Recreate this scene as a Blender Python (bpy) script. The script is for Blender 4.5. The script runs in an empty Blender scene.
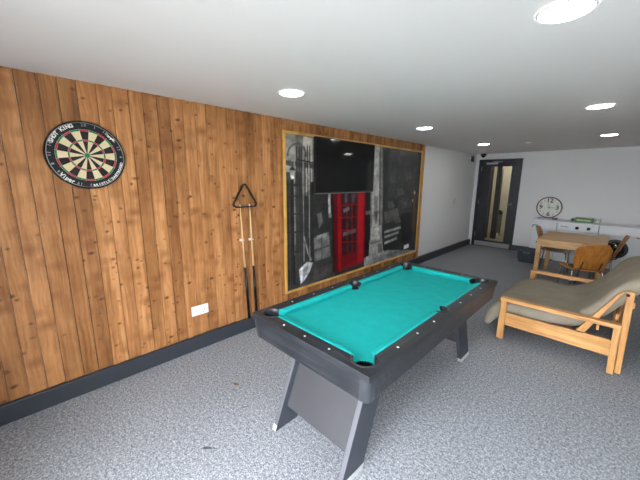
import bpy, bmesh, math, random
import numpy as np
from mathutils import Vector, Matrix
random.seed(7)
PI = math.pi
S = bpy.context.scene
COL = S.collection

# ---------------------------------------------------------------- colour / material helpers
def lin(c):
    return tuple((v/12.92 if v <= .04045 else ((v+.055)/1.055)**2.4) for v in [x/255. for x in c])

def mat(name, rgb, rough=.5, metal=0., spec=.5, bump=0., bscale=40., var=0., vscale=8., stretch=(1,1,1), coat=0., emit=None):
    m = bpy.data.materials.new(name); m.use_nodes = True
    nt = m.node_tree; b = nt.nodes['Principled BSDF']
    c = lin(rgb)
    b.inputs['Base Color'].default_value = (*c, 1)
    b.inputs['Roughness'].default_value = rough
    b.inputs['Metallic'].default_value = metal
    b.inputs['Specular IOR Level'].default_value = spec
    b.inputs['Coat Weight'].default_value = coat
    if emit:
        b.inputs['Emission Color'].default_value = (*emit[0], 1)
        b.inputs['Emission Strength'].default_value = emit[1]
    if var or bump:
        tc = nt.nodes.new('ShaderNodeTexCoord'); mp = nt.nodes.new('ShaderNodeMapping')
        mp.inputs['Scale'].default_value = stretch
        nt.links.new(tc.outputs['Object'], mp.inputs['Vector'])
    if var:
        n = nt.nodes.new('ShaderNodeTexNoise'); n.inputs['Scale'].default_value = vscale
        n.inputs['Detail'].default_value = 5; n.inputs['Roughness'].default_value = .6
        nt.links.new(mp.outputs['Vector'], n.inputs['Vector'])
        r = nt.nodes.new('ShaderNodeValToRGB')
        r.color_ramp.elements[0].position = .3; r.color_ramp.elements[1].position = .7
        r.color_ramp.elements[0].color = (*[max(0, x*(1-var)) for x in c], 1)
        r.color_ramp.elements[1].color = (*[min(1, x*(1+var)) for x in c], 1)
        nt.links.new(n.outputs['Fac'], r.inputs['Fac'])
        nt.links.new(r.outputs['Color'], b.inputs['Base Color'])
    if bump:
        n2 = nt.nodes.new('ShaderNodeTexNoise'); n2.inputs['Scale'].default_value = bscale; n2.inputs['Detail'].default_value = 3
        nt.links.new(mp.outputs['Vector'], n2.inputs['Vector'])
        bp = nt.nodes.new('ShaderNodeBump'); bp.inputs['Strength'].default_value = bump; bp.inputs['Distance'].default_value = .01
        nt.links.new(n2.outputs['Fac'], bp.inputs['Height']); nt.links.new(bp.outputs['Normal'], b.inputs['Normal'])
    return m

class NT:
    """tiny node-graph helper"""
    def __init__(s, name):
        s.m = bpy.data.materials.new(name); s.m.use_nodes = True
        s.t = s.m.node_tree; s.b = s.t.nodes['Principled BSDF']
    def n(s, kind, **kw):
        nd = s.t.nodes.new('ShaderNode'+kind)
        for k, v in kw.items(): setattr(nd, k, v)
        return nd
    def l(s, a, b): s.t.links.new(a, b)
    def math(s, op, a, b=None, clamp=False):
        nd = s.n('Math', operation=op); nd.use_clamp = clamp
        for i, v in enumerate((a, b)):
            if v is None: continue
            if isinstance(v, (int, float)): nd.inputs[i].default_value = v
            else: s.l(v, nd.inputs[i])
        return nd.outputs[0]
    def ramp(s, fac, *stops):
        nd = s.n('ValToRGB'); e = nd.color_ramp.elements
        while len(e) < len(stops): e.new(.5)
        for i, (p, c) in enumerate(stops):
            e[i].position = p; e[i].color = (*c, 1)
        s.l(fac, nd.inputs['Fac']); return nd.outputs['Color']
    def mix(s, fac, a, b, mode='MIX'):
        nd = s.n('Mix', data_type='RGBA', blend_type=mode)
        for i, v in ((0, fac), (6, a), (7, b)):
            if isinstance(v, (int, float)): nd.inputs[i].default_value = v
            elif isinstance(v, tuple): nd.inputs[i].default_value = (*v, 1)
            else: s.l(v, nd.inputs[i])
        return nd.outputs[2]
    def noise(s, vec, scale, detail=4, rough=.55):
        nd = s.n('TexNoise'); nd.inputs['Scale'].default_value = scale
        nd.inputs['Detail'].default_value = detail; nd.inputs['Roughness'].default_value = rough
        if vec is not None: s.l(vec, nd.inputs['Vector'])
        return nd.outputs['Fac']
    def mapping(s, vec, scale=(1,1,1), loc=(0,0,0), rot=(0,0,0)):
        nd = s.n('Mapping'); nd.inputs['Scale'].default_value = scale; nd.inputs['Location'].default_value = loc
        nd.inputs['Rotation'].default_value = rot
        s.l(vec, nd.inputs['Vector']); return nd.outputs['Vector']

# ---------------------------------------------------------------- mesh helpers
class MB:
    """collects shapes into ONE mesh"""
    def __init__(s): s.v = []; s.f = []; s.mi = []; s.sm = []
    def add(s, vs, fs, mi=0, smooth=False):
        o = len(s.v); s.v += [tuple(v) for v in vs]
        for f in fs:
            s.f.append([i+o for i in f]); s.mi.append(mi); s.sm.append(smooth)
        return s
    def bm(s, bm, mi=0, smooth=False, M=None):
        bm.verts.ensure_lookup_table(); bm.verts.index_update()
        vs = [(M @ v.co if M else v.co.copy()) for v in bm.verts]
        s.add(vs, [[v.index for v in f.verts] for f in bm.faces], mi, smooth); bm.free(); return s
    def hexa(s, pts, mi=0, bev=0., seg=2):
        """8 points: bottom 4 ccw then top 4 ccw"""
        bm = bmesh.new(); v = [bm.verts.new(p) for p in pts]
        for f in ((3,2,1,0),(4,5,6,7),(0,1,5,4),(1,2,6,5),(2,3,7,6),(3,0,4,7)): bm.faces.new([v[i] for i in f])
        bmesh.ops.recalc_face_normals(bm, faces=bm.faces)
        if bev: bmesh.ops.bevel(bm, geom=bm.edges[:], offset=bev, segments=seg, affect='EDGES', profile=.5)
        return s.bm(bm, mi, False)
    def box(s, a, b, mi=0, bev=0., M=None, seg=2):
        x0,y0,z0 = a; x1,y1,z1 = b
        pts = [(x0,y0,z0),(x1,y0,z0),(x1,y1,z0),(x0,y1,z0),(x0,y0,z1),(x1,y0,z1),(x1,y1,z1),(x0,y1,z1)]
        if M: pts = [M @ Vector(p) for p in pts]
        return s.hexa(pts, mi, bev, seg)
    def prism(s, poly, axis, a, b, mi=0, bev=0., smooth=False):
        """2D polygon extruded along axis from a to b (poly in the other two axes, in xyz order)"""
        def P(p, h):
            if axis == 'x': return (h, p[0], p[1])
            if axis == 'y': return (p[0], h, p[1])
            return (p[0], p[1], h)
        bm = bmesh.new()
        lo = [bm.verts.new(P(p, a)) for p in poly]; hi = [bm.verts.new(P(p, b)) for p in poly]
        n = len(poly)
        bm.faces.new(lo); bm.faces.new(hi)
        for i in range(n): bm.faces.new((lo[i], lo[(i+1)%n], hi[(i+1)%n], hi[i]))
        bmesh.ops.recalc_face_normals(bm, faces=bm.faces)
        if bev: bmesh.ops.bevel(bm, geom=bm.edges[:], offset=bev, segments=2, affect='EDGES', profile=.5)
        ng = [f for f in bm.faces if len(f.verts) > 4]
        if ng: bmesh.ops.triangulate(bm, faces=ng)
        return s.bm(bm, mi, smooth)
    def tube(s, pts, r, n=10, mi=0, closed=False):
        pts = [Vector(p) for p in pts]; rs = r if isinstance(r, (list, tuple)) else [r]*len(pts)
        vs = []; m = len(pts); up = None
        for i, p in enumerate(pts):
            if closed: t = (pts[(i+1)%m]-pts[i-1]).normalized()
            else: t = (pts[min(i+1,m-1)]-pts[max(i-1,0)]).normalized()
            if up is None: up = t.orthogonal().normalized()
            up = (up - t*up.dot(t)).normalized(); w = t.cross(up)
            for k in range(n):
                a = 2*PI*k/n; vs.append(p+(up*math.cos(a)+w*math.sin(a))*rs[i])
        fs = []
        for i in range(m if closed else m-1):
            j = (i+1) % m
            for k in range(n): fs.append((i*n+k, i*n+(k+1)%n, j*n+(k+1)%n, j*n+k))
        s.add(vs, fs, mi, True)
        if not closed:
            s.add(vs[:n], [list(range(n))[::-1]], mi); s.add(vs[-n:], [list(range(n))], mi)
        return s
    def lathe(s, prof, c=(0,0,0), n=32, mi=0, M=None, smooth=True, cap=True):
        """profile [(r, h)] round the z axis (or M)"""
        vs = []
        for r, h in prof:
            for k in range(n):
                a = 2*PI*k/n; vs.append(Vector((r*math.cos(a), r*math.sin(a), h)))
        vs = [((M @ v) if M else v)+Vector(c) for v in vs]
        fs = [(i*n+k, i*n+(k+1)%n, (i+1)*n+(k+1)%n, (i+1)*n+k) for i in range(len(prof)-1) for k in range(n)]
        s.add(vs, fs, mi, smooth)
        if cap:
            if prof[0][0] > 1e-4: s.add(vs[:n], [list(range(n))[::-1]], mi)
            if prof[-1][0] > 1e-4: s.add(vs[-n:], [list(range(n))], mi)
        return s
    def grid(s, G, mi=0, closed_u=False, closed_v=False, smooth=True):
        nu, nv = len(G), len(G[0]); vs = [p for row in G for p in row]; fs = []
        for i in range(nu if closed_u else nu-1):
            for j in range(nv if closed_v else nv-1):
                i2, j2 = (i+1)%nu, (j+1)%nv
                fs.append((i*nv+j, i*nv+j2, i2*nv+j2, i2*nv+j))
        return s.add(vs, fs, mi, smooth)
    def build(s, name, mats, parent=None, sub=0, recalc=True, auto=True):
        me = bpy.data.meshes.new(name)
        off = wpos(parent) if parent else Vector((0,0,0))
        me.from_pydata([tuple(Vector(v)-off) for v in s.v], [], s.f)
        if not isinstance(mats, (list, tuple)): mats = [mats]
        for m in mats: me.materials.append(m)
        for p, i, sm in zip(me.polygons, s.mi, s.sm): p.material_index = i; p.use_smooth = sm
        if recalc:
            b = bmesh.new(); b.from_mesh(me); bmesh.ops.remove_doubles(b, verts=b.verts, dist=1e-6)
            bmesh.ops.recalc_face_normals(b, faces=b.faces); b.to_mesh(me); b.free()
        o = bpy.data.objects.new(name, me); COL.objects.link(o)
        if parent: o.parent = parent
        if sub:
            sb = o.modifiers.new('smooth', 'SUBSURF'); sb.levels = sub; sb.render_levels = sub
        return o

def wpos(o):
    p = Vector((0,0,0))
    while o: p = p + o.location; o = o.parent
    return p
def tag(o, label=None, cat=None, group=None, kind=None):
    for k, v in (('label', label), ('category', cat), ('group', group), ('kind', kind)):
        if v: o[k] = v
    return o
def thing(name, loc, label, cat, group=None):
    o = bpy.data.objects.new(name, None); COL.objects.link(o)
    o.location = loc; o.empty_display_size = .1
    return tag(o, label, cat, group)
def struct(mb, name, m, label=None, parent=None):
    o = mb.build(name, m, parent)
    if not parent: o['kind'] = 'structure'
    if label: o['label'] = label
    return o
def dup(root, loc, label=None, rotz=None):
    """copy a thing with its parts and sub-parts"""
    def cp(o, par):
        c = o.copy(); COL.objects.link(c)
        if par: c.parent = par
        for ch in [k for k in bpy.data.objects if k.parent == o]: cp(ch, c)
        return c
    r = cp(root, None); r.location = loc
    if rotz is not None: r.rotation_euler.z = rotz
    if label: r['label'] = label
    return r
def text_geo(txt, size, bold=0.):
    cu = bpy.data.curves.new('txt', 'FONT'); cu.body = txt; cu.size = size; cu.align_x = 'CENTER'; cu.align_y = 'CENTER'
    cu.offset = bold; cu.resolution_u = 2
    o = bpy.data.objects.new('txt', cu); COL.objects.link(o)
    bpy.context.view_layer.update()
    me = bpy.data.meshes.new_from_object(o.evaluated_get(bpy.context.evaluated_depsgraph_get()))
    v = [x.co.copy() for x in me.vertices]; f = [list(p.vertices) for p in me.polygons]
    bpy.data.objects.remove(o); bpy.data.curves.remove(cu); bpy.data.meshes.remove(me)
    return v, f
LAMP, SKY, EXPO = 18., 9., 1.32
MURAL=[((92,90,86),[(2.141,2.126),(2.651,2.106),(2.655,1.411),(2.139,1.427)]),
((132,129,123),[(2.154,2.097),(2.323,2.094),(2.318,1.692),(2.159,1.688)]),
((150,144,134),[(2.428,2.094),(2.586,2.088),(2.570,1.462),(2.472,1.464)]),
((60,58,56),[(2.148,1.816),(2.603,1.792),(2.603,1.734),(2.147,1.763)]),
((52,51,50),[(2.145,1.688),(2.410,1.694),(2.433,0.223),(2.145,0.299)]),
((30,30,30),[(2.553,1.580),(2.654,1.581),(2.718,0.175),(2.572,0.186)]),
((70,68,66),[(2.489,1.878),(2.482,1.924),(2.461,1.916),(2.467,1.877)]),
((70,68,66),[(2.482,1.924),(2.459,1.965),(2.442,1.951),(2.461,1.916)]),
((70,68,66),[(2.459,1.965),(2.425,1.995),(2.413,1.977),(2.442,1.951)]),
((70,68,66),[(2.425,1.995),(2.383,2.012),(2.376,1.992),(2.413,1.977)]),
((70,68,66),[(2.383,2.012),(2.337,2.015),(2.337,1.995),(2.376,1.992)]),
((70,68,66),[(2.337,2.015),(2.292,2.004),(2.298,1.986),(2.337,1.995)]),
((70,68,66),[(2.292,2.004),(2.251,1.981),(2.263,1.965),(2.298,1.986)]),
((70,68,66),[(2.251,1.981),(2.219,1.946),(2.235,1.936),(2.263,1.965)]),
((70,68,66),[(2.219,1.946),(2.198,1.905),(2.217,1.900),(2.235,1.936)]),
((70,68,66),[(2.198,1.905),(2.191,1.860),(2.210,1.862),(2.217,1.900)]),
((28,28,28),[(2.193,1.602),(2.206,1.602),(2.207,0.358),(2.193,0.362)]),
((28,28,28),[(2.228,1.602),(2.241,1.602),(2.244,0.349),(2.230,0.352)]),
((28,28,28),[(2.330,1.977),(2.343,1.978),(2.349,0.323),(2.335,0.326)]),
((28,28,28),[(2.367,1.980),(2.381,1.981),(2.391,0.312),(2.376,0.316)]),
((28,28,28),[(2.396,1.982),(2.410,1.984),(2.422,0.305),(2.407,0.308)]),
((28,28,28),[(2.451,1.987),(2.465,1.988),(2.483,0.289),(2.468,0.293)]),
((28,28,28),[(2.492,1.990),(2.506,1.991),(2.528,0.278),(2.513,0.282)]),
((28,28,28),[(2.530,1.993),(2.544,1.994),(2.571,0.268),(2.555,0.272)]),
((130,128,122),[(2.290,1.931),(2.302,1.932),(2.301,0.637),(2.288,0.640)]),
((130,128,122),[(2.424,1.941),(2.436,1.941),(2.445,0.610),(2.432,0.613)]),
((130,128,122),[(2.515,1.947),(2.528,1.948),(2.543,0.591),(2.529,0.594)]),
((26,26,26),[(2.335,1.836),(2.636,1.811),(2.636,1.796),(2.335,1.822)]),
((22,22,22),[(2.243,1.602),(2.281,1.603),(2.299,0.348),(2.258,0.358)]),
((150,148,142),[(2.237,1.690),(2.303,1.692),(2.291,1.614),(2.243,1.613)]),
((225,222,215),[(2.253,1.652),(2.293,1.653),(2.288,1.614),(2.255,1.613)]),
((26,26,26),[(2.223,1.712),(2.268,1.757),(2.319,1.714)]),
((30,30,30),[(2.171,1.558),(2.362,1.558),(2.362,1.535),(2.170,1.536)]),
((33,33,33),[(2.154,1.427),(2.377,1.431),(2.376,1.410),(2.153,1.407)]),
((33,33,33),[(2.149,1.225),(2.375,1.221),(2.375,1.200),(2.149,1.205)]),
((33,33,33),[(2.145,1.020),(2.373,1.006),(2.373,0.984),(2.145,0.999)]),
((33,33,33),[(2.140,0.787),(2.371,0.761),(2.370,0.739),(2.140,0.765)]),
((38,38,38),[(2.587,1.461),(2.965,1.453),(3.010,0.361),(2.607,0.299)]),
((92,92,90),[(2.605,0.891),(2.879,0.936),(2.925,0.561),(2.624,0.497)]),
((120,120,117),[(2.658,0.910),(2.841,0.933),(2.842,0.887),(2.658,0.858)]),
((62,62,60),[(2.606,0.736),(2.921,0.768),(2.922,0.741),(2.606,0.710)]),
((70,70,68),[(2.730,0.888),(2.754,0.898),(2.771,0.549),(2.745,0.540)]),
((84,84,82),[(2.665,1.188),(2.745,1.208),(2.765,1.078),(2.702,0.995),(2.675,1.087)]),
((165,165,162),[(2.856,1.430),(2.901,1.429),(2.914,1.144),(2.872,1.147)]),
((120,120,118),[(2.875,1.173),(2.991,1.178),(2.992,1.124),(2.876,1.121)]),
((125,125,122),[(2.430,0.938),(2.448,0.936),(2.519,0.712),(2.582,0.610),(2.561,0.601),(2.494,0.710)]),
((50,50,50),[(2.305,0.562),(3.004,0.603),(3.010,0.332),(2.301,0.283)]),
((62,61,58),[(2.607,0.474),(3.007,0.504),(3.010,0.347),(2.607,0.326)]),
((178,180,182),[(2.352,0.527),(2.485,0.602),(2.589,0.576),(2.536,0.462),(2.450,0.376),(2.383,0.340)]),
((130,132,136),[(2.418,0.513),(2.519,0.570),(2.485,0.460),(2.417,0.371)]),
((20,20,20),[(2.908,1.480),(3.004,1.478),(3.052,0.323),(2.969,0.341)]),
((22,21,21),[(3.608,1.496),(3.829,1.523),(3.850,0.410),(3.643,0.416)]),
((95,95,93),[(3.676,1.159),(3.827,1.165),(3.831,1.104),(3.680,1.100)]),
((128,14,24),[(2.955,1.479),(3.657,1.496),(3.686,0.376),(3.010,0.347)]),
((92,10,18),[(2.955,1.479),(3.063,1.477),(3.115,0.353),(3.010,0.347)]),
((150,16,28),[(3.033,1.478),(3.093,1.477),(3.147,0.346),(3.083,0.345)]),
((168,20,32),[(3.480,1.484),(3.609,1.489),(3.640,0.385),(3.517,0.377)]),
((40,14,16),[(3.115,1.437),(3.448,1.443),(3.476,0.598),(3.162,0.562)]),
((30,26,28),[(3.133,1.423),(3.219,1.426),(3.223,1.305),(3.137,1.297)]),
((30,26,28),[(3.248,1.420),(3.326,1.423),(3.331,1.300),(3.253,1.292)]),
((30,26,28),[(3.357,1.417),(3.438,1.421),(3.443,1.295),(3.363,1.286)]),
((30,26,28),[(3.138,1.262),(3.224,1.263),(3.229,1.133),(3.142,1.128)]),
((30,26,28),[(3.254,1.256),(3.333,1.257),(3.338,1.125),(3.260,1.119)]),
((30,26,28),[(3.364,1.250),(3.445,1.251),(3.452,1.117),(3.370,1.110)]),
((30,26,28),[(3.144,1.092),(3.230,1.090),(3.235,0.958),(3.148,0.955)]),
((30,26,28),[(3.261,1.082),(3.340,1.081),(3.345,0.947),(3.266,0.942)]),
((30,26,28),[(3.372,1.073),(3.454,1.072),(3.460,0.935),(3.378,0.930)]),
((30,26,28),[(3.149,0.918),(3.237,0.914),(3.241,0.787),(3.153,0.786)]),
((30,26,28),[(3.267,0.905),(3.347,0.902),(3.353,0.772),(3.272,0.770)]),
((30,26,28),[(3.379,0.892),(3.462,0.889),(3.468,0.757),(3.385,0.755)]),
((30,26,28),[(3.154,0.749),(3.243,0.742),(3.247,0.613),(3.158,0.614)]),
((30,26,28),[(3.274,0.732),(3.354,0.727),(3.360,0.595),(3.279,0.595)]),
((30,26,28),[(3.387,0.716),(3.471,0.710),(3.477,0.576),(3.393,0.576)]),
((140,20,30),[(3.224,1.434),(3.243,1.434),(3.278,0.586),(3.258,0.589)]),
((140,20,30),[(3.331,1.431),(3.351,1.431),(3.392,0.567),(3.371,0.570)]),
((140,20,30),[(3.119,1.277),(3.456,1.276),(3.456,1.261),(3.120,1.262)]),
((140,20,30),[(3.124,1.107),(3.464,1.097),(3.465,1.081),(3.125,1.092)]),
((140,20,30),[(3.129,0.935),(3.473,0.914),(3.474,0.898),(3.130,0.919)]),
((140,20,30),[(3.134,0.766),(3.481,0.736),(3.482,0.719),(3.135,0.750)]),
((96,86,90),[(3.152,1.214),(3.279,1.248),(3.302,1.198),(3.175,1.165)]),
((86,78,82),[(3.162,0.896),(3.450,0.914),(3.452,0.862),(3.164,0.840)]),
((70,70,74),[(3.187,1.422),(3.250,1.433),(3.234,1.298),(3.181,1.301)]),
((66,66,70),[(3.337,1.418),(3.426,1.429),(3.410,1.290),(3.354,1.292)]),
((112,12,20),[(3.130,0.553),(3.488,0.581),(3.495,0.443),(3.146,0.391)]),
((58,58,58),[(2.101,0.311),(3.010,0.361),(3.011,0.289),(2.100,0.261)]),
((112,112,112),[(3.667,0.443),(5.372,0.494),(5.411,0.212),(3.679,0.218)]),
((140,140,140),[(3.717,0.450),(4.209,0.482),(4.214,0.430),(3.721,0.386)]),
((92,92,92),[(4.247,0.391),(5.305,0.406),(5.310,0.366),(4.251,0.339)]),
((100,100,98),[(3.742,2.090),(4.075,2.102),(4.137,0.660),(3.818,0.702)]),
((142,142,139),[(3.778,2.093),(3.982,2.095),(4.065,0.669),(3.858,0.697)]),
((70,70,69),[(3.964,2.094),(4.001,2.097),(4.083,0.797),(4.041,0.802)]),
((96,96,95),[(3.878,1.373),(3.971,1.371),(3.985,0.998),(3.950,0.923),(3.904,1.005)]),
((60,60,60),[(3.882,1.131),(4.016,1.137),(3.956,1.017)]),
((128,128,125),[(3.819,0.889),(4.103,0.908),(4.200,0.416),(3.785,0.406)]),
((158,158,155),[(3.834,0.872),(4.035,0.883),(4.077,0.700),(3.832,0.701)]),
((100,100,98),[(3.782,0.660),(4.165,0.672),(4.167,0.639),(3.784,0.628)]),
((86,86,85),[(4.027,0.609),(4.141,0.609),(4.153,0.457),(4.040,0.443)]),
((36,37,38),[(4.047,2.115),(5.361,2.168),(5.400,0.293),(4.194,0.484)]),
((48,49,50),[(4.245,2.071),(5.182,2.104),(5.188,1.261),(4.283,1.329)]),
((58,59,60),[(4.540,2.092),(5.145,2.101),(5.157,2.017),(4.549,2.014)]),
((74,74,73),[(4.157,1.112),(4.577,1.151),(4.661,0.974),(4.232,0.912)]),
((54,54,54),[(4.563,1.286),(5.035,1.302),(5.031,1.053),(4.657,1.009)]),
((128,128,126),[(4.198,0.800),(4.710,0.831),(4.714,0.786),(4.201,0.757)]),
((128,128,126),[(4.205,0.717),(4.652,0.749),(4.657,0.705),(4.208,0.673)]),
((128,128,126),[(4.213,0.616),(4.597,0.650),(4.601,0.606),(4.217,0.572)]),
((24,24,25),[(4.686,1.042),(5.068,1.050),(5.098,0.530),(4.780,0.501)]),
((26,26,27),[(4.079,2.059),(4.189,2.067),(4.212,1.140),(4.143,1.145)]),
((210,212,212),[(4.853,0.463),(5.031,0.474),(5.040,0.397),(4.862,0.388)]),
((90,60,40),[(5.058,1.513),(5.131,1.512),(5.215,0.667),(5.139,0.675)]),
((214,200,170),[(5.099,1.424),(5.151,1.423),(5.151,1.370),(5.099,1.371)]),
((170,150,120),[(5.045,1.284),(5.089,1.283),(5.088,1.229),(5.044,1.231)]),
((70,70,69),[(4.260,1.266),(4.408,1.276),(4.480,1.173),(4.299,1.151)]),
((70,70,69),[(4.390,1.146),(4.545,1.153),(4.620,1.046),(4.432,1.027)]),
((70,70,69),[(4.512,1.469),(4.671,1.483),(4.748,1.381),(4.556,1.352)]),
((70,70,69),[(4.697,1.246),(4.865,1.256),(4.948,1.147),(4.744,1.124)]),
((70,70,69),[(4.465,1.007),(4.624,1.012),(4.702,0.901),(4.509,0.885)]),
((70,70,69),[(4.774,1.733),(4.942,1.753),(5.026,1.652),(4.821,1.616)]),
((70,70,69),[(4.282,1.660),(4.430,1.678),(4.501,1.582),(4.322,1.551)])]
# ---------------------------------------------------------------- materials
white_paint = mat('white_wall_paint', (226,226,226), .75, spec=.3, bump=.04, bscale=90)
ceil_paint = mat('ceiling_paint', (226,224,222), .8, spec=.3)
slate = mat('slate_gloss_paint', (52,56,63), .35, bump=.02, bscale=60)
door_grey = mat('anthracite_paint', (38,41,48), .4)
steel = mat('brushed_steel', (190,190,190), .35, metal=1., bump=.03, bscale=200, stretch=(1,.05,1))
chrome = mat('chrome', (215,215,218), .15, metal=1.)
black_plastic = mat('black_plastic', (18,18,20), .35)
white_plastic = mat('white_plastic', (235,235,235), .35)
black_metal = mat('black_metal', (22,22,24), .4, metal=.2)

def carpet_material():
    g = NT('grey_loop_carpet'); tc = g.n('TexCoord').outputs['Object']
    a = g.noise(tc, 115, 3, .8); b = g.noise(tc, 52, 2, .6); big = g.noise(tc, 1.6, 3, .5)
    v = g.math('ADD', g.math('MULTIPLY', a, .72), g.math('MULTIPLY', b, .28))
    col = g.ramp(v, (.36, lin((84,86,91))), (.49, lin((139,142,148))), (.62, lin((200,203,210))))
    col = g.mix(.35, col, g.ramp(big, (.35, (.8,.8,.8)), (.65, (1,1,1))), 'MULTIPLY')
    # two old scuff marks with a shape of their own
    def scuff(x, y, sx, sy, rot, col, c2, amt):
        mp = g.n('Mapping', vector_type='TEXTURE'); mp.inputs['Location'].default_value = (x,y,0); mp.inputs['Rotation'].default_value = (0,0,rot)
        mp.inputs['Scale'].default_value = (sx,sy,1); g.l(tc, mp.inputs['Vector'])
        ln = g.n('VectorMath', operation='LENGTH'); g.l(mp.outputs['Vector'], ln.inputs[0])
        d = g.math('ADD', ln.outputs['Value'], g.math('MULTIPLY', g.noise(tc, 30, 3), 1.1))
        mask = g.ramp(d, (.9, (1,1,1)), (1.5, (0,0,0)))
        return g.mix(g.math('MULTIPLY', mask, amt), col, c2)
    col = scuff(1.16, .64, .13, .022, .75, col, lin((62,62,68)), .85)
    col = scuff(1.02, .98, .07, .012, 1.2, col, lin((70,70,76)), .75)
    col = scuff(.80, 1.02, .05, .02, .4, col, lin((70,68,70)), .55)
    g.l(col, g.b.inputs['Base Color']); g.b.inputs['Roughness'].default_value = .95; g.b.inputs['Specular IOR Level'].default_value = .15
    bp = g.n('Bump'); bp.inputs['Strength'].default_value = .6; bp.inputs['Distance'].default_value = .008
    g.l(v, bp.inputs['Height']); g.l(bp.outputs['Normal'], g.b.inputs['Normal'])
    return g.m

def board_material():
    g = NT('pine_featheredge'); tc = g.n('TexCoord').outputs['Object']
    at_ = g.n('Attribute', attribute_name='seed').outputs['Fac']
    cmb = g.n('CombineXYZ'); g.l(g.math('MULTIPLY', at_, 13.7), cmb.inputs['X']); g.l(g.math('MULTIPLY', at_, 37.1), cmb.inputs['Z'])
    add = g.n('VectorMath', operation='ADD'); g.l(tc, add.inputs[0]); g.l(cmb.outputs[0], add.inputs[1]); vec = add.outputs[0]
    warp = g.n('TexNoise'); warp.inputs['Scale'].default_value = 4; g.l(vec, warp.inputs['Vector'])
    wv = g.n('VectorMath', operation='MULTIPLY_ADD'); g.l(warp.outputs['Color'], wv.inputs[0]); wv.inputs[1].default_value = (.045,.045,.045); g.l(vec, wv.inputs[2]); vec2 = wv.outputs[0]
    fine = g.noise(g.mapping(vec2, (60,60,2.2)), 1, 4, .6)
    wide = g.noise(g.mapping(vec2, (14,14,.9)), 1, 3, .5)
    col = g.ramp(g.math('ADD', g.math('MULTIPLY', fine, .5), g.math('MULTIPLY', wide, .5)),
        (.33, lin((136,91,51))), (.5, lin((175,122,75))), (.68, lin((204,152,102))))
    tone = g.ramp(at_, (0, (.74,.70,.66)), (.35, (.92,.9,.88)), (.65, (1.02,1.0,1.0)), (1, (1.12,1.12,1.12)))
    col = g.mix(1, col, tone, 'MULTIPLY')
    blotch = g.noise(vec, 2.6, 4, .6)
    col = g.mix(1, col, g.ramp(blotch, (.3, (.74,.69,.64)), (.6, (1.05,1.04,1.03))), 'MULTIPLY')
    def knots(scale, r0, r1, keep, c, amt, stretch=(1,1,.7)):
        vo = g.n('TexVoronoi'); vo.inputs['Scale'].default_value = scale; vo.inputs['Randomness'].default_value = 1.
        g.l(g.mapping(vec2, stretch), vo.inputs['Vector'])
        sp = g.n('SeparateColor'); g.l(vo.outputs['Color'], sp.inputs[0])
        on = g.math('LESS_THAN', sp.outputs[0], keep)
        m = g.ramp(vo.outputs['Distance'], (r0, (1,1,1)), (r1, (0,0,0)))
        return g.math('MULTIPLY', g.math('MULTIPLY', m, on), amt)
    c1 = lin((66,36,18)); c2 = lin((120,72,36))
    col = g.mix(knots(7.2, .05, .46, .8, c2, .7, (1,.75,1.25)), col, c2)
    col = g.mix(knots(7.2, .05, .17, .7, c1, .9, (1,.8,1.35)), col, c1)
    col = g.mix(knots(13, .06, .22, .38, c1, .8, (1,.9,1.2)), col, lin((84,48,24)))
    g.l(col, g.b.inputs['Base Color']); g.b.inputs['Roughness'].default_value = .55; g.b.inputs['Specular IOR Level'].default_value = .3
    bp = g.n('Bump'); bp.inputs['Strength'].default_value = .15; bp.inputs['Distance'].default_value = .004
    g.l(fine, bp.inputs['Height']); g.l(bp.outputs['Normal'], g.b.inputs['Normal'])
    return g.m

def wood_material(name, dark, mid, light, scale=(3,40,40), rough=.45, coat=0.):
    g = NT(name); tc = g.n('TexCoord').outputs['Object']
    w = g.noise(g.mapping(tc, scale), 1, 4, .6); b = g.noise(tc, 5, 3)
    v = g.math('ADD', g.math('MULTIPLY', w, .7), g.math('MULTIPLY', b, .3))
    g.l(g.ramp(v, (.32, lin(dark)), (.5, lin(mid)), (.68, lin(light))), g.b.inputs['Base Color'])
    g.b.inputs['Roughness'].default_value = rough; g.b.inputs['Coat Weight'].default_value = coat
    bp = g.n('Bump'); bp.inputs['Strength'].default_value = .08; bp.inputs['Distance'].default_value = .003
    g.l(w, bp.inputs['Height']); g.l(bp.outputs['Normal'], g.b.inputs['Normal'])
    return g.m

carpet = carpet_material(); boards = board_material()
black_ash_x = wood_material('black_ash_across', (19,20,23), (34,36,41), (62,64,70), (3,60,42), .42)
black_ash_y = wood_material('black_ash_along', (20,21,24), (34,36,40), (58,60,65), (60,3,42), .42)
leg_mat = mat('dark_slate_laminate', (54,58,66), .5, var=.1, vscale=6)
panel_mat = mat('grey_laminate_panel', (64,63,67), .5, var=.06, vscale=5)
cloth_mat = mat('teal_baize', (24,168,164), .85, spec=.2, var=.07, vscale=14, bump=.05, bscale=400)
pine_x = wood_material('honey_pine_along_x', (172,116,62), (205,150,88), (226,178,116), (3,45,45), .42)
pine_y = wood_material('honey_pine_along_y', (172,116,62), (205,150,88), (226,178,116), (45,3,45), .42)
pine_z = wood_material('honey_pine_upright', (172,116,62), (205,150,88), (226,178,116), (45,45,3), .42)
table_wood = wood_material('oak_veneer', (164,120,70), (190,148,94), (208,170,116), (4,45,45), .4)
chair_ply = wood_material('brown_plywood', (140,88,34), (168,108,44), (186,128,62), (30,30,3), .35, .2)
mattress_fabric = mat('olive_grey_canvas', (148,139,124), .95, spec=.1, var=.1, vscale=9, bump=.12, bscale=260)
gold_pine = wood_material('gilded_pine', (176,130,58), (212,166,84), (232,192,112), (45,3,3), .4)

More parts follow.
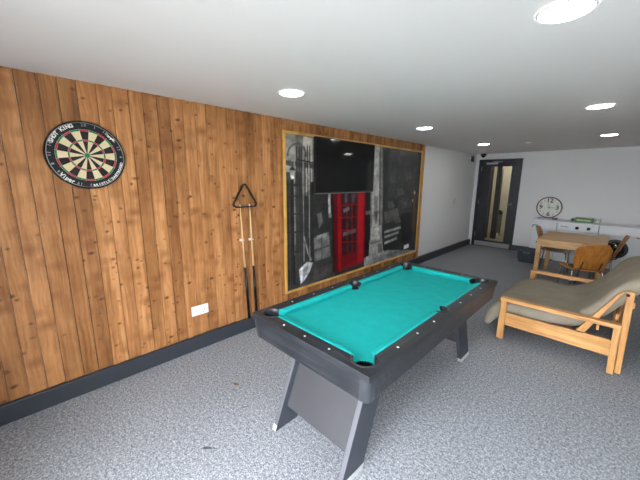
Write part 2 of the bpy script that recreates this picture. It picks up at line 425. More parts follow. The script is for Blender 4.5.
# ---------------------------------------------------------------- the room
W, YB, YF, H = 3.45, -.52, 8.236, 2.25
struct(MB().box((-.15,YB-.15,-.12),(W+.15,YF+.12,0)), 'floor', carpet)
struct(MB().box((-.15,YB-.15,H),(W+.15,YF+.12,H+.12)), 'ceiling', ceil_paint)
struct(MB().box((-.15,YB-.15,0),(0,YF+.12,H)), 'wall_left', white_paint)
struct(MB().box((W,YB-.15,0),(W+.15,YF+.12,H)), 'wall_right', white_paint)
DX0, DX1, DH = .09, 1.0, 2.12
struct(MB().box((0,YF,0),(DX0,YF+.12,H)).box((DX1,YF,0),(W,YF+.12,H)).box((DX0,YF,DH),(DX1,YF+.12,H)), 'wall_far', white_paint)
WX0, WX1, WZ0, WZ1 = 1.45, 3.38, .06, 2.1
struct(MB().box((0,YB-.15,0),(WX0,YB,H)).box((WX1,YB-.15,0),(W,YB,H)).box((WX0,YB-.15,0),(WX1,YB,WZ0)).box((WX0,YB-.15,WZ1),(WX1,YB,H)), 'wall_back', white_paint)
# glazed patio window behind the viewer
pane = NT('clear_window_pane'); tr = pane.n('BsdfTransparent'); gl = pane.n('BsdfGlossy'); gl.inputs['Roughness'].default_value = .02
mx = pane.n('MixShader'); mx.inputs[0].default_value = .012; pane.l(tr.outputs[0], mx.inputs[1]); pane.l(gl.outputs[0], mx.inputs[2])
pane.l(mx.outputs[0], pane.t.nodes['Material Output'].inputs['Surface']); pane = pane.m
wm = MB(); t = .06
for x in (WX0, (WX0+WX1)/2-t/2, WX1-t): wm.box((x,YB-.11,WZ0),(x+t,YB-.04,WZ1), bev=.004)
for z in (WZ0, WZ1-t): wm.box((WX0,YB-.11,z),(WX1,YB-.04,z+t), bev=.004)
wf = struct(wm, 'window_1', door_grey)
struct(MB().box((WX0+t,YB-.08,WZ0+t),(WX1-t,YB-.07,WZ1-t)), 'window_pane', pane, parent=wf)
struct(MB().box((-8,YB-12,-.2),(12,YB-.15,-.05)), 'ground', mat('paving_outside', (150,150,145), .9, var=.1, vscale=3), None)

# skirting
struct(MB().box((0,YB,0),(.05,YF,.136), bev=.004), 'baseboard_left', slate)
struct(MB().box((DX1+.0,YF-.02,0),(W,YF,.13), bev=.003), 'baseboard_far', slate)
struct(MB().box((W-.02,YB,0),(W,YF-.02,.13), bev=.003), 'baseboard_right', slate)

# featheredge pine cladding: each board its own tilt and tone
me_v, me_f, seeds = [], [], []
CL_Y1 = 5.425; 
random.seed(3)
base = [-.193+.0993*k for k in range(-8, 60)]
edges = [b+random.uniform(-.006,.006) for b in base if YB < b < CL_Y1-.03]+[CL_Y1]
edges[0] = YB+.002
for a, b in zip(edges[:-1], edges[1:]):
    sd = random.random(); g = .0014; o = len(me_v)
    z0, z1 = .138+random.uniform(0,.004), H-.001
    xa, xb = .032+random.uniform(-.003,.002), .021+random.uniform(-.002,.004)
    prof = [(.001,a+g),(xa-.003,a+g),(xa,a+g+.003),(xb,b-g),(.001,b-g)]
    n = len(prof)
    me_v += [(x,yy,z0) for x,yy in prof]+[(x,yy,z1) for x,yy in prof]
    fs = [tuple(range(n))[::-1], tuple(range(n,2*n))]+[(i,(i+1)%n,n+(i+1)%n,n+i) for i in range(n)]
    me_f += [tuple(o+i for i in f) for f in fs]; seeds += [sd]*len(fs)
# dark backing in the gaps
o = len(me_v)
me = bpy.data.meshes.new('trim_1'); me.from_pydata(me_v, [], me_f); me.materials.append(boards)
at_ = me.attributes.new('seed', 'FLOAT', 'FACE'); at_.data.foreach_set('value', seeds)
bm_ = bmesh.new(); bm_.from_mesh(me); bmesh.ops.recalc_face_normals(bm_, faces=bm_.faces); bm_.to_mesh(me); bm_.free()
trim = bpy.data.objects.new('trim_1', me); COL.objects.link(trim)
trim['kind'] = 'structure'; trim['label'] = 'knotty pine featheredge cladding on the left wall'
struct(MB().box((.0005,CL_Y1,.137),(.036,CL_Y1+.018,H-.001), bev=.002), 'trim_2', pine_z, 'pine end strip closing the cladding')

# ---------------------------------------------------------------- door to the passage
dr = bpy.data.objects.new('door_1', None); COL.objects.link(dr); dr.location = (.545,YF,0); dr['kind'] = 'structure'
dr['label'] = 'anthracite door with tall glass panel and steel kick plate'
fr = MB()
fr.box((DX0,YF-.03,0),(DX0+.06,YF+.12,DH-.001), bev=.003).box((DX1-.06,YF-.03,0),(DX1,YF+.12,DH-.001), bev=.003).box((DX0+.06,YF-.03,DH-.06),(DX1-.06,YF+.12,DH-.001), bev=.003)
fr.build('door_frame', door_grey, dr)
LX0, LX1, LY0, LY1 = .153, .937, YF-.005, YF+.045
GX0, GX1, GZ0, GZ1 = .372, .80, .16, 1.95
lf = MB().box((LX0,LY0,.008),(GX0,LY1,DH-.063)).box((GX1,LY0,.008),(LX1,LY1,DH-.063)).box((GX0,LY0,.008),(GX1,LY1,GZ0)).box((GX0,LY0,GZ1),(GX1,LY1,DH-.063))
leaf = lf.build('door_leaf', door_grey, dr)
bead = MB()
for a, b in (((GX0-.012,LY0-.006,GZ0-.012),(GX0,LY0,GZ1+.012)),((GX1,LY0-.006,GZ0-.012),(GX1+.012,LY0,GZ1+.012)),((GX0,LY0-.006,GZ0-.012),(GX1,LY0,GZ0)),((GX0,LY0-.006,GZ1),(GX1,LY0,GZ1+.012))): bead.box(a,b)
bead.build('glazing_bead', door_grey, leaf)
MB().box((GX0,LY0+.02,GZ0),(GX1,LY0+.028,GZ1)).build('glass_pane', pane, leaf)
MB().box((LX0+.002,LY0-.004,.015),(LX1-.002,LY0,.125), bev=.001).build('kick_plate', steel, leaf)
hd = MB().box((.852,LY0-.007,1.045),(.878,LY0,1.105), bev=.003)
hd.tube([(.865,LY0-.005,1.075),(.865,LY0-.05,1.075),(.855,LY0-.055,1.075),(.80,LY0-.055,1.075)], .008, 10)
hd.build('door_handle', chrome, leaf)
cl = MB().box((.26,LY0-.05,2.0),(.5,LY0,2.045), bev=.006); cl.tube([(.46,LY0-.05,2.05),(.62,LY0-.09,2.055),(.40,YF-.03,2.07)], .008, 8)
cl.build('door_closer', steel, dr)
for z in (.25,1.05,1.85): MB().tube([(LX0-.002,LY0-.008,z),(LX0-.002,LY0-.008,z+.1)], .007, 8).build('hinge', steel, dr)

# the passage seen through the glass
cream = mat('cream_passage_wall', (206,200,180), .7)
struct(MB().box((-.9,YF+.12,-.12),(1.6,11.2,0)), 'floor_passage', mat('beige_passage_vinyl', (176,166,140), .4, var=.12, vscale=7))
struct(MB().box((-.9,YF+.12,H),(1.6,11.2,H+.1)), 'ceiling_passage', ceil_paint)
struct(MB().box((-.9,10.6,0),(1.6,10.7,H)), 'wall_passage_far', cream)
struct(MB().box((1.5,YF+.12,0),(1.6,10.6,H)), 'wall_passage_right', cream)
struct(MB().box((-.9,YF+.12,0),(-.8,10.6,H)), 'wall_passage_left', cream)
struct(MB().box((-.9,YF+.02,0),(-.15,YF+.12,H)), 'wall_passage_front', cream)
d2 = MB().box((.15,9.52,0),(.275,9.64,H)); struct(d2, 'trim_3', mat('grey_post_paint', (58,58,56), .5), 'grey post standing in the passage')
struct(MB().box((-.8,9.52,0),(.05,9.60,H)), 'wall_passage_partition', mat('taupe_partition_paint', (84,77,64), .7))
# ---------------------------------------------------------------- pool table
TX0, TX1, TY0, TY1, TZ = 1.118, 2.055, 1.008, 2.9, .747
TXC, TYM = (TX0+TX1)/2, (TY0+TY1)/2
pool = thing('pool_table', (TXC,TYM,0), 'black pool table with teal cloth in the middle of the carpet', 'pool table')
RW, RZ = .082, .032                        # rail width, rail board thickness
CC, CR = .098, .062                        # corner pocket: centre offset, radius
SC, SR = .096, .050                        # side pocket
def arc(cx, cy, r, a0, a1, n): return [(cx+r*math.cos(math.radians(a0+(a1-a0)*i/n)), cy+r*math.sin(math.radians(a0+(a1-a0)*i/n))) for i in range(n+1)]
dx = CC-RW; aC = math.degrees(math.atan2(math.sqrt(CR**2-dx**2), -dx))       # angle where the pocket meets the rail's inner line
dxs = SC-RW; aS = math.degrees(math.atan2(math.sqrt(SR**2-dxs**2), -dxs))
LY = TY1-TY0; LX = TX1-TX0
def long_rail(flip):
    p = [(0,0)] + arc(CC,CC,CR,225,aC,8) + arc(SC,LY/2,SR,360-aS,aS,10) + arc(CC,LY-CC,CR,360-aC,135,8) + [(0,LY)]
    return [((TX1-x if flip else TX0+x), TY0+y) for x, y in p]
def short_rail(flip):
    p = [(0,0)] + arc(CC,CC,CR,225,450-aC,8) + arc(LX-CC,CC,CR,90+aC,315,8) + [(LX,0)]
    return [(TX0+x, (TY1-y if flip else TY0+y)) for x, y in p]
sight_mat = mat('pearl_inlay', (235,235,230), .25)
rails = {}
for nm, poly, m in (('xl', long_rail(False), black_ash_y), ('xr', long_rail(True), black_ash_y), ('yn', short_rail(False), black_ash_x), ('yf', short_rail(True), black_ash_x)):
    rails[nm] = MB().prism(poly, 'z', TZ-RZ, TZ).build('rail', m, pool)
def sight(nm, x, y): MB().lathe([(.0065,TZ-.003),(.0065,TZ+.0012),(.004,TZ+.0016),(0,TZ+.0016)], (x,y,0), 14).build('sight', sight_mat, rails[nm])
for fy in (.25,.5,.75):
    for half in (0,1):
        yy = TY0+CC+(LY/2-CC)*fy+half*(LY/2-CC)+0
        sight('xl', TX0+.042, yy); sight('xr', TX1-.042, yy)
for fx in (.25,.5,.75):
    sight('yn', TX0+CC+(LX-2*CC)*fx, TY0+.042); sight('yf', TX0+CC+(LX-2*CC)*fx, TY1-.042)
# apron: one continuous rounded, slightly tapered skirt
def rrect(x0,y0,x1,y1,r,n=6): return arc(x1-r,y1-r,r,0,90,n)+arc(x0+r,y1-r,r,90,180,n)+arc(x0+r,y0+r,r,180,270,n)+arc(x1-r,y0+r,r,270,360,n)
def ring(i, z, r=.03): return [Vector((x,y,z)) for x,y in rrect(TX0+i,TY0+i,TX1-i,TY1-i,r)]
ap = MB(); ap.grid([ring(.004,TZ-RZ), ring(.005,TZ-.05), ring(.014,.594), ring(.018,.586), ring(.045,.586), ring(.045,.64)], closed_v=True, smooth=False)
r6 = ring(.045,.64); ap.add(r6, [list(range(len(r6)))])
apron = ap.build('apron', black_ash_x, pool)
cap_mat = mat('corner_cap_plastic', (52,54,59), .4)
for x, y, ax, ay in ((TX0,TY0,1,1),(TX1,TY0,-1,1),(TX0,TY1,1,-1),(TX1,TY1,-1,-1)):
    def cr(i, z, r, e=.002):
        q = arc(0,0,r,180,270,7)
        q = [(i-e+r+px, i-e+r+py) for px,py in q]
        q = [(i-e, i+.05)]+q+[(i+.05, i-e)]
        return [Vector((x+ax*px, y+ay*py, z)) for px,py in q]
    MB().grid([cr(.004,TZ-RZ-.001,.034), cr(.005,TZ-.05,.034), cr(.014,.594,.034), cr(.018,.5855,.034)], smooth=True).build('corner_cap', cap_mat, pool)
# slate bed under the cloth with notches for the pockets
ZB = .703
def corner_notch(cx, cy, a0, a1): return arc(cx, cy, CR-.004, a0, a1, 8)
poly = []
poly += corner_notch(CC,CC,105,-15); poly += corner_notch(LX-CC,CC,195,75)
poly += arc(LX-SC,LY/2,SR-.004,270-15,90+15,8)
poly += corner_notch(LX-CC,LY-CC,285,165); poly += corner_notch(CC,LY-CC,375,255)
poly += arc(SC,LY/2,SR-.004,90-15,-90+15,8)
MB().prism([(TX0+x,TY0+y) for x,y in poly], 'z', ZB-.02, ZB).build('cloth_bed', cloth_mat, pool)
# six cushions
CW = .046
pocket_in = mat('pocket_plastic', (15,15,17), .4)
def cushion(a, b, j0, j1, side, e0=0, e1=0):
    """from a to b along the rail; j = how far the nose is cut back at each end"""
    G = []
    prof = [(0,TZ-.002),(.012,TZ+.001),(CW-.01,TZ-.003),(CW-.002,TZ-.009),(CW,TZ-.016),(CW-.014,ZB+.001),(0,ZB+.001)]
    rows = []
    for k in range(2):
        row = []
        for d, z in prof:
            t = (a+j0*d/CW) if k == 0 else (b-j1*d/CW)
            if side == 'xl': row.append(Vector((TX0+RW+d, t, z)))
            elif side == 'xr': row.append(Vector((TX1-RW-d, t, z)))
            elif side == 'yn': row.append(Vector((t, TY0+RW+d, z)))
            else: row.append(Vector((t, TY1-RW-d, z)))
        rows.append(row)
    m = MB().grid(rows, closed_v=True, smooth=False); n = len(prof)
    m.add(rows[0], [list(range(n))], e0); m.add(rows[1], [list(range(n))], e1); m.build('cushion', [cloth_mat, pocket_in], pool)
cj = CC+CR-.002
for sd in ('xl','xr'):
    cushion(TY0+cj, TYM-SR+.002, .036, .014, sd, 0, 1); cushion(TYM+SR-.002, TY1-cj, .014, .036, sd, 1, 1)
for sd in ('yn','yf'): cushion(TX0+cj, TX1-cj, .036, .036, sd, sd == 'yf', sd == 'yf')
# pockets
pocket_lip = mat('pocket_lip', (44,44,48), .35)
def pocket(cx, cy, r, a0, a1):
    m = MB().lathe([(r-.004,ZB-.002),(r-.006,.66),(r-.02,.645),(0,.643)], (cx,cy,0), 28, cap=False)
    m.grid([[Vector((cx+rr*math.cos(math.radians(a)), cy+rr*math.sin(math.radians(a)), z)) for a in [a0+(a1-a0)*k/16 for k in range(17)]] for rr, z in ((r-.003,ZB-.004),(r-.003,TZ+.001),(r-.0005,TZ+.004),(r+.008,TZ+.0035),(r+.010,TZ+.0003))], 1, smooth=True)
    return m
for x, y, a in ((CC,CC,225),(LX-CC,CC,315),(LX-CC,LY-CC,45),(CC,LY-CC,135)):
    p = pocket(TX0+x, TY0+y, CR, a-118, a+118).build('pocket', [pocket_in, pocket_lip], pool)
for x, a in ((SC,180),(LX-SC,0)):
    pocket(TX0+x, TYM, SR, a-97, a+97).build('pocket', [pocket_in, pocket_lip], pool)
# slanted board legs with steel shoes, grey panel between each pair
SL = .40
foot_mat = mat('satin_steel_shoe', (222,224,222), .3, metal=.6)
lit_edge_mat = mat('window_lit_leg_edge', (92,92,98), .5)  # window light painted in: leg laminate made paler on the outer edges
def legs(y_out, sgn, xs):
    for (xa, xb) in xs:
        def Q(z, d): return (y_out+sgn*(SL*z+d), z)
        lg = MB().prism([Q(.0,0),Q(.0,.185),Q(.61,.185),Q(.61,0)], 'x', xa, xb, bev=.002).prism([Q(.036,-.0012),Q(.036,.001),Q(.605,.001),Q(.605,-.0012)], 'x', xa+.002, xb-.002, 1).build('leg', [leg_mat, lit_edge_mat], pool)
        MB().prism([Q(.0005,-.003),Q(.0005,.188),Q(.035,.188),Q(.035,-.003)], 'x', xa-.003 if xa < TXC else xa+.002, xb-.002 if xa < TXC else xb+.003, bev=.0008).build('foot', foot_mat, lg)
    xa, xb = xs[0][1], xs[1][0]
    def Q(z, d): return (y_out+sgn*(SL*z+d), z)
    MB().prism([Q(.135,.045),Q(.135,.065),Q(.62,.065),Q(.62,.045)], 'x', xa, xb).build('end_panel', panel_mat, pool)
LXS = ((1.322,1.353),(1.872,1.904))
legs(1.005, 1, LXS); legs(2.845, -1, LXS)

# ---------------------------------------------------------------- cues, clips and triangle
wood_shaft = mat('maple_shaft', (214,178,128), .35, var=.06, vscale=20, stretch=(30,30,1))
butt = mat('black_lacquer', (20,18,18), .25)
for (x0,y0,z0,x1,y1,z1,lab) in ((.062,1.630,.1375,.048,1.585,1.36,'pool cue hanging left beneath the black triangle'),(.062,1.722,.1375,.048,1.694,1.36,'pool cue hanging right beneath the triangle, nearer the framed picture')):
    cue = thing('pool_cue', (x0,y0,z0), lab, 'cue', 'pool cues on the pine wall')
    A, B = Vector((x0,y0,z0)), Vector((x1,y1,z1)); P = lambda t: A.lerp(B,t)
    MB().tube([P(.004),P(.0045),P(.25),P(.47)], [.0125,.0145,.0135,.0105], 14).build('butt', butt, cue)
    MB().tube([P(0),P(.0042)], [.0125,.013], 14).build('bumper', black_plastic, cue)
    MB().tube([P(.47),P(.985)], [.0105,.0062], 14).build('shaft', wood_shaft, cue)
    MB().tube([P(.985),P(.997),P(1)], [.0063,.0063,.005], 12).build('tip', mat('cue_ferrule', (225,222,212), .4), cue)
for yy, zz, lab in ((1.592,1.0,'small white clip holding the left pool cue'),(1.699,.995,'small white clip holding the right pool cue')):
    c = MB().box((.030,yy-.022,zz-.012),(.042,yy+.012,zz+.012), bev=.003)
    c.tube([(.040,yy-.016,zz),(.052,yy-.018,zz),(.066,yy-.014,zz)], .004, 8).tube([(.040,yy+.012,zz),(.052,yy+.018,zz),(.066,yy+.014,zz)], .004, 8)
    tag(c.build('cue_clip', white_plastic), lab, 'clip', 'cue clips on the pine wall')
tri = thing('triangle_rack', (.036,1.64,1.33), 'black ball triangle hung on the pine wall above two cues', 'triangle')
def tri_loop(cx, cz, hw, h, r):
    P = [(-hw,0),(hw,0),(0,h)]; out = []
    for i in range(3):
        p = Vector(P[i]); a = (Vector(P[i-1])-p).normalized(); b = (Vector(P[(i+1)%3])-p).normalized()
        ang = a.angle(b); d = r/math.tan(ang/2); c = p+(a+b).normalized()*(r/math.sin(ang/2))
        s = p+a*d-c; e = p+b*d-c; t0 = math.atan2(s.y,s.x); t1 = math.atan2(e.y,e.x)
        while t1 < t0: t1 += 2*PI
        for k in range(9):
            t = t0+(t1-t0)*k/8; out.append((cx+c.x+r*math.cos(t), cz+c.y+r*math.sin(t)))
    return out
o_, i_ = tri_loop(1.64,1.33,.158,.262,.032), tri_loop(1.64,1.341,.1385,.2315,.024)
XA, XB = .038, .064
MB().grid([[Vector((x,y,z)) for y,z in L] for L,x in ((o_,XA),(o_,XB),(i_,XB),(i_,XA))], closed_u=True, closed_v=True, smooth=False).build('triangle_frame', black_plastic, tri)
MB().tube([(.03,1.64,1.570),(.07,1.64,1.574),(.074,1.64,1.582)], .004, 8).build('hook', steel, tri)

# ---------------------------------------------------------------- dartboard
DY, DZ, DR = .406, 1.758, .226
dart = thing('dartboard', (.034,DY,DZ), 'round bristle dartboard with black number ring on the pine wall', 'dartboard')
XF = .072
def disc_pt(r, a, x): return Vector((x, DY+r*math.sin(a), DZ+r*math.cos(a)))     # a clockwise from the top as seen from the room
Mx = Matrix(((0,0,1),(1,0,0),(0,1,0)))
MB().lathe([(DR-.004,.029),(DR,.036),(DR,XF-.004),(DR-.006,XF),(0,XF)], (0,DY,DZ), 72, M=Mx, smooth=False).build('board_body', mat('black_sisal', (20,20,21), .8), dart)
dk = mat('dart_black', (34,24,22), .85); cr_ = mat('dart_cream', (214,196,156), .85); rd = mat('dart_red', (172,44,48), .85); gn = mat('dart_green', (30,120,70), .85)
seg = MB(); 
RR = [.0065,.016,.095,.105,.160,.171]
for s_ in range(20):
    for q in range(4):
        a0 = (s_-.5+q/4)*PI/10; a1 = (s_-.5+(q+1)/4)*PI/10
        dark = s_ % 2 == 0
        for b, c in ((1,0 if dark else 1),(2,2 if dark else 3),(3,0 if dark else 1),(4,2 if dark else 3)):
            r0, r1 = RR[b], RR[b+1]
            seg.add([disc_pt(r0,a0,XF+.0008),disc_pt(r1,a0,XF+.0008),disc_pt(r1,a1,XF+.0008),disc_pt(r0,a1,XF+.0008)], [(0,1,2,3)], c)
        seg.add([disc_pt(RR[0],a0,XF+.0008),disc_pt(RR[1],a0,XF+.0008),disc_pt(RR[1],a1,XF+.0008),disc_pt(RR[0],a1,XF+.0008)], [(0,1,2,3)], 3)
        seg.add([disc_pt(0,0,XF+.0008),disc_pt(RR[0],a0,XF+.0008),disc_pt(RR[0],a1,XF+.0008)], [(0,1,2)], 3)
seg.build('scoring_face', [dk,cr_,rd,gn], dart, recalc=False)
wire = mat('spider_wire', (170,172,172), .3, metal=.8)
sp = MB()
for r in RR[1:]: sp.tube([disc_pt(r,k*PI/40,XF+.0014) for k in range(80)], .0007, 5, closed=True)
for s_ in range(20): sp.tube([disc_pt(RR[1],(s_+.5)*PI/10,XF+.0014),disc_pt(.176,(s_+.5)*PI/10,XF+.0014)], .0007, 5)
sp.build('spider', wire, dart)
nr = MB(); nr.tube([disc_pt(DR-.012,k*PI/48,XF+.003) for k in range(96)], .0016, 6, closed=True)
def ring_text(mb, txt, r, a, size, flip=False, bold=.0, spread=1.0, tilt=True):
    """letters set round the ring, centred on angle a (degrees clockwise from top)"""
    step = size*.72*spread/r
    n = len(txt)
    for i, ch in enumerate(txt):
        if ch == ' ': continue
        k = i-(n-1)/2
        al = math.radians(a)+(-k if flip else k)*step
        rot = al+(PI if flip else 0)
        v, f = text_geo(ch, size, bold)
        c = disc_pt(r, al, XF+.0012)
        pts = []
        for p in v:
            yy = p.x*math.cos(rot)+p.y*math.sin(rot); zz = -p.x*math.sin(rot)+p.y*math.cos(rot)
            pts.append(Vector((c.x, c.y+yy, c.z+zz)))
        mb.add(pts, f)
NUM = [20,1,18,4,13,6,10,15,2,17,3,19,7,16,8,11,14,9,12,5]
for i, nv in enumerate(NUM): ring_text(nr, str(nv), .199, i*18, .026, flip=False, spread=.9)
nr.build('number_ring', wire, dart)
lt = MB()
ring_text(lt, 'SHOT KING', .198, -43, .032, bold=.0012, spread=.86)
lt.build('lettering', mat('white_print', (225,222,215), .7), dart)
lt3 = MB(); ring_text(lt3, 'Viper', .200, 219, .034, flip=True, bold=.0012, spread=.72); lt3.build('lettering', bpy.data.materials['white_print'], dart)
lt2 = MB()
ring_text(lt2, 'BRISTLE DARTBOARD', .203, 139, .022, flip=True, bold=.0009, spread=1.0)
lt2.build('lettering', bpy.data.materials['white_print'], dart)
# winged flash mark at the upper right
fl = MB(); ca = math.radians(49)
def FP(u, v):   # u tangential (clockwise), v radial, in mm
    return disc_pt(.196+v/1000, ca+u/1000/.196, XF+.0013)
for poly in ([(-38,10),(-10,4),(-4,-8),(-14,-3)],[(-12,4),(16,9),(38,0),(10,-2),(4,-12),(-2,-3)],[(-30,-1),(-12,-4),(-18,-9)],[(6,12),(30,13),(20,8)]):
    fl.add([FP(*p) for p in poly], [list(range(len(poly)))])
fl.build('emblem', bpy.data.materials['white_print'], dart)

# ---------------------------------------------------------------- double socket, light switch
sk = thing('wall_socket', (.034,1.118,.39), 'white double socket low on the pine cladding', 'socket')
MB().box((.033,1.038,.343),(.043,1.198,.437), bev=.003).build('face_plate', white_plastic, sk)
for yy in (1.078,1.158):
    MB().box((.043,yy-.008 ,.405),(.0455,yy+.008,.428), bev=.001).build('rocker', white_plastic, sk)
    pm = MB()
    for a, b in (((-.003,.385),(.003,.396)),((-.014,.362),(-.007,.367)),((.007,.362),(.014,.367))): pm.box((.0425,yy+a[0],a[1]),(.0434,yy+b[0],b[1]))
    pm.build('pin_slots', black_plastic, sk)
sw = thing('light_switch', (0,7.09,1.15), 'small pale switch plate on the white left wall', 'switch')
MB().box((.0005,7.05,1.09),(.010,7.13,1.21), bev=.003).build('face_plate', mat('pale_grey_plastic', (205,205,203), .4), sw)
MB().box((.010,7.078,1.13),(.015,7.102,1.17), bev=.002).build('rocker', white_plastic, sw)
# ---------------------------------------------------------------- framed picture (a black-and-white street with a red kiosk)
PY0, PY1, PZ0, PZ1, FW = 2.140, 5.315, .272, 2.128, .027
pic = thing('framed_picture', (.034,(PY0+PY1)/2,PZ0), 'huge black-and-white street picture with a red telephone box, in thin gold frame', 'picture')
fm = MB(); X0, X1 = .034, .060
for a, b, lo in (((PY0,PZ0),(PY1,PZ0),0),((PY1,PZ0),(PY1,PZ1),1),((PY1,PZ1),(PY0,PZ1),2),((PY0,PZ1),(PY0,PZ0),3)):
    A, B = Vector(a), Vector(b); d = (B-A).normalized(); n = Vector((-d.y,d.x))
    q = [A, B, B+n*FW-d*FW, A+n*FW+d*FW]
    fm.hexa([(X0,p.x,p.y) for p in q]+[(X1,p.x,p.y) for p in q], bev=.003)
fm.build('frame', gold_pine, pic)
NU, NV = 420, 245
yy = np.linspace(PY0+FW*.7, PY1-FW*.7, NU); zz = np.linspace(PZ0+FW*.7, PZ1-FW*.7, NV)
GY, GZ = np.meshgrid(yy, zz)
img = np.full((NV,NU,3), 40.)
for c, poly in MURAL:
    py = np.array([p[0] for p in poly]); pz = np.array([p[1] for p in poly])
    ins = np.zeros(GY.shape, bool); j = len(poly)-1
    for i in range(len(poly)):
        cond = ((pz[i] > GZ) != (pz[j] > GZ))
        xi = (py[j]-py[i])*(GZ-pz[i])/((pz[j]-pz[i]) if abs(pz[j]-pz[i]) > 1e-9 else 1e-9)+py[i]
        ins ^= cond & (GY < xi); j = i
    img[ins] = c
rs = np.random.RandomState(5)
def smooth_noise(n1, n2):
    a = rs.rand(n2+2, n1+2); u = np.linspace(0, n1, NU); v = np.linspace(0, n2, NV)
    u0 = u.astype(int); v0 = v.astype(int); fu = (u-u0)[None,:]; fv = (v-v0)[:,None]
    g = lambda dv, du: a[np.ix_(v0+dv, u0+du)]
    return (g(0,0)*(1-fu)+g(0,1)*fu)*(1-fv)+(g(1,0)*(1-fu)+g(1,1)*fu)*fv
tex = .45*smooth_noise(40,26)+.35*smooth_noise(110,70)+.2*smooth_noise(240,140)
grey = (np.ptp(img, axis=2) < 40)[..., None]
img = np.where(grey, np.minimum(img*1.16+2,235)*(.6+.8*tex[...,None]), img*(.86+.28*tex[...,None]))
pad = np.pad(img, ((1,1),(1,1),(0,0)), mode='edge')     # slight softness of the print
img = (pad[1:-1,1:-1]*2+pad[:-2,1:-1]+pad[2:,1:-1]+pad[1:-1,:-2]+pad[1:-1,2:])/6
L = np.clip(img,0,255)/255.; L = np.where(L <= .04045, L/12.92, ((L+.055)/1.055)**2.4)
pv = [(.046-pic.location.x, float(y)-pic.location.y, float(z)-pic.location.z) for z in zz for y in yy]
pf = [(r*NU+c, r*NU+c+1, (r+1)*NU+c+1, (r+1)*NU+c) for r in range(NV-1) for c in range(NU-1)]
me = bpy.data.meshes.new('print'); me.from_pydata(pv, [], pf)
ca_ = me.color_attributes.new('ink', 'FLOAT_COLOR', 'POINT')
ca_.data.foreach_set('color', np.concatenate([L.reshape(-1,3), np.ones((NU*NV,1))], 1).astype(np.float32).ravel())
ink = NT('printed_picture'); a_ = ink.n('Attribute', attribute_name='ink'); ink.l(a_.outputs['Color'], ink.b.inputs['Base Color']); ink.b.inputs['Roughness'].default_value = .3; ink.b.inputs['Specular IOR Level'].default_value = .35
me.materials.append(ink.m); po = bpy.data.objects.new('print', me); COL.objects.link(po); po.parent = pic
MB().box((.036,PY0+.01,PZ0+.01),(.044,PY1-.01,PZ1-.01)).build('backing_board', mat('backing_card', (60,55,50), .8), pic)

# ---------------------------------------------------------------- television
VY0, VY1, VZ0, VZ1 = 2.575, 3.765, 1.440, 2.105
tv = thing('television', (.06,(VY0+VY1)/2,VZ0), 'large black flat television mounted over the framed street picture', 'television')
MB().box((.072,VY0,VZ0),(.105,VY1,VZ1), bev=.006).build('casing', black_plastic, tv)
scr = mat('dark_screen_glass', (14,15,17), .06, spec=.5)
MB().box((.1045,VY0+.012,VZ0+.022),(.1062,VY1-.012,VZ1-.012)).build('screen', scr, tv)
MB().box((.074,VY0+.004,VZ0-.004),(.107,VY1-.004,VZ0+.006), bev=.002).build('bottom_trim', mat('silver_trim', (128,128,130), .4, metal=.6), tv)
MB().box((.049,2.95,1.62),(.073,3.37,1.94), bev=.003).build('wall_bracket', black_metal, tv)

# ---------------------------------------------------------------- ceiling lights
lamp_m = mat('lit_diffuser', (255,255,255), .5, emit=((1,.985,.95), LAMP))
first = None
spots = (((2.481,1.605),'big round ceiling downlight nearest the viewer, at the top edge'),
 ((.842,1.600),'round ceiling downlight above the cues and pine wall'),
 ((.848,3.745),'round ceiling downlight in front of the television and picture'),
 ((.832,6.03),'round ceiling downlight near the dark door'),
 ((2.477,3.72),'round ceiling downlight above the futon sofa'),
 ((2.466,5.99),'round ceiling downlight above the wooden dining table'))
for (x, y), lab in spots:
    if first is None:
        first = thing('ceiling_light', (x,y,H), lab, 'light', 'round ceiling downlights')
        MB().lathe([(.086,H-.004),(.088,H-.009),(.096,H-.006),(.099,H-.0005)], (x,y,0), 48, cap=False).build('trim_ring', white_plastic, first)
        MB().lathe([(.0865,H-.001),(.0865,H-.006),(0,H-.006)], (x,y,0), 48, smooth=False).build('diffuser', lamp_m, first)
    else: dup(first, (x,y,H), lab)

# smoke detector, dome camera, corner sensor
sd = thing('smoke_detector', (1.478,6.209,H), 'flat white smoke detector on the ceiling', 'smoke detector')
MB().lathe([(.05,H),(.05,H-.012),(.044,H-.024),(.02,H-.03),(0,H-.031)], (1.478,6.209,0), 32).build('housing', mat('pale_detector', (196,196,196), .5), sd)
MB().lathe([(.004,H-.029),(.004,H-.0325),(0,H-.033)], (1.5,6.209,0), 10).build('indicator', black_plastic, sd)
dc = thing('security_camera', (.19,8.13,H), 'black dome camera on the ceiling above the door', 'camera')
MB().lathe([(.062,H-.0005),(.062,H-.03),(.055,H-.04)], (.19,8.13,0), 28).build('mount', black_plastic, dc)
MB().lathe([(.048*math.cos(t), H-.04-.05*math.sin(t)) for t in [k*PI/16 for k in range(9)]], (.19,8.13,0), 28).build('dome', mat('smoked_dome', (10,10,11), .1), dc)
ms = thing('wall_sensor', (0,7.83,2.11), 'small black and white sensor high in the corner by the door', 'sensor')
MB().box((.001,7.80,2.12),(.03,7.86,2.19), bev=.004).build('bracket', white_plastic, ms)
MB().hexa([(.03,7.78,2.06),(.085,7.79,2.05),(.085,7.87,2.05),(.03,7.88,2.06),(.03,7.78,2.19),(.075,7.79,2.19),(.075,7.87,2.19),(.03,7.88,2.19)], bev=.006).build('sensor_body', black_plastic, ms)

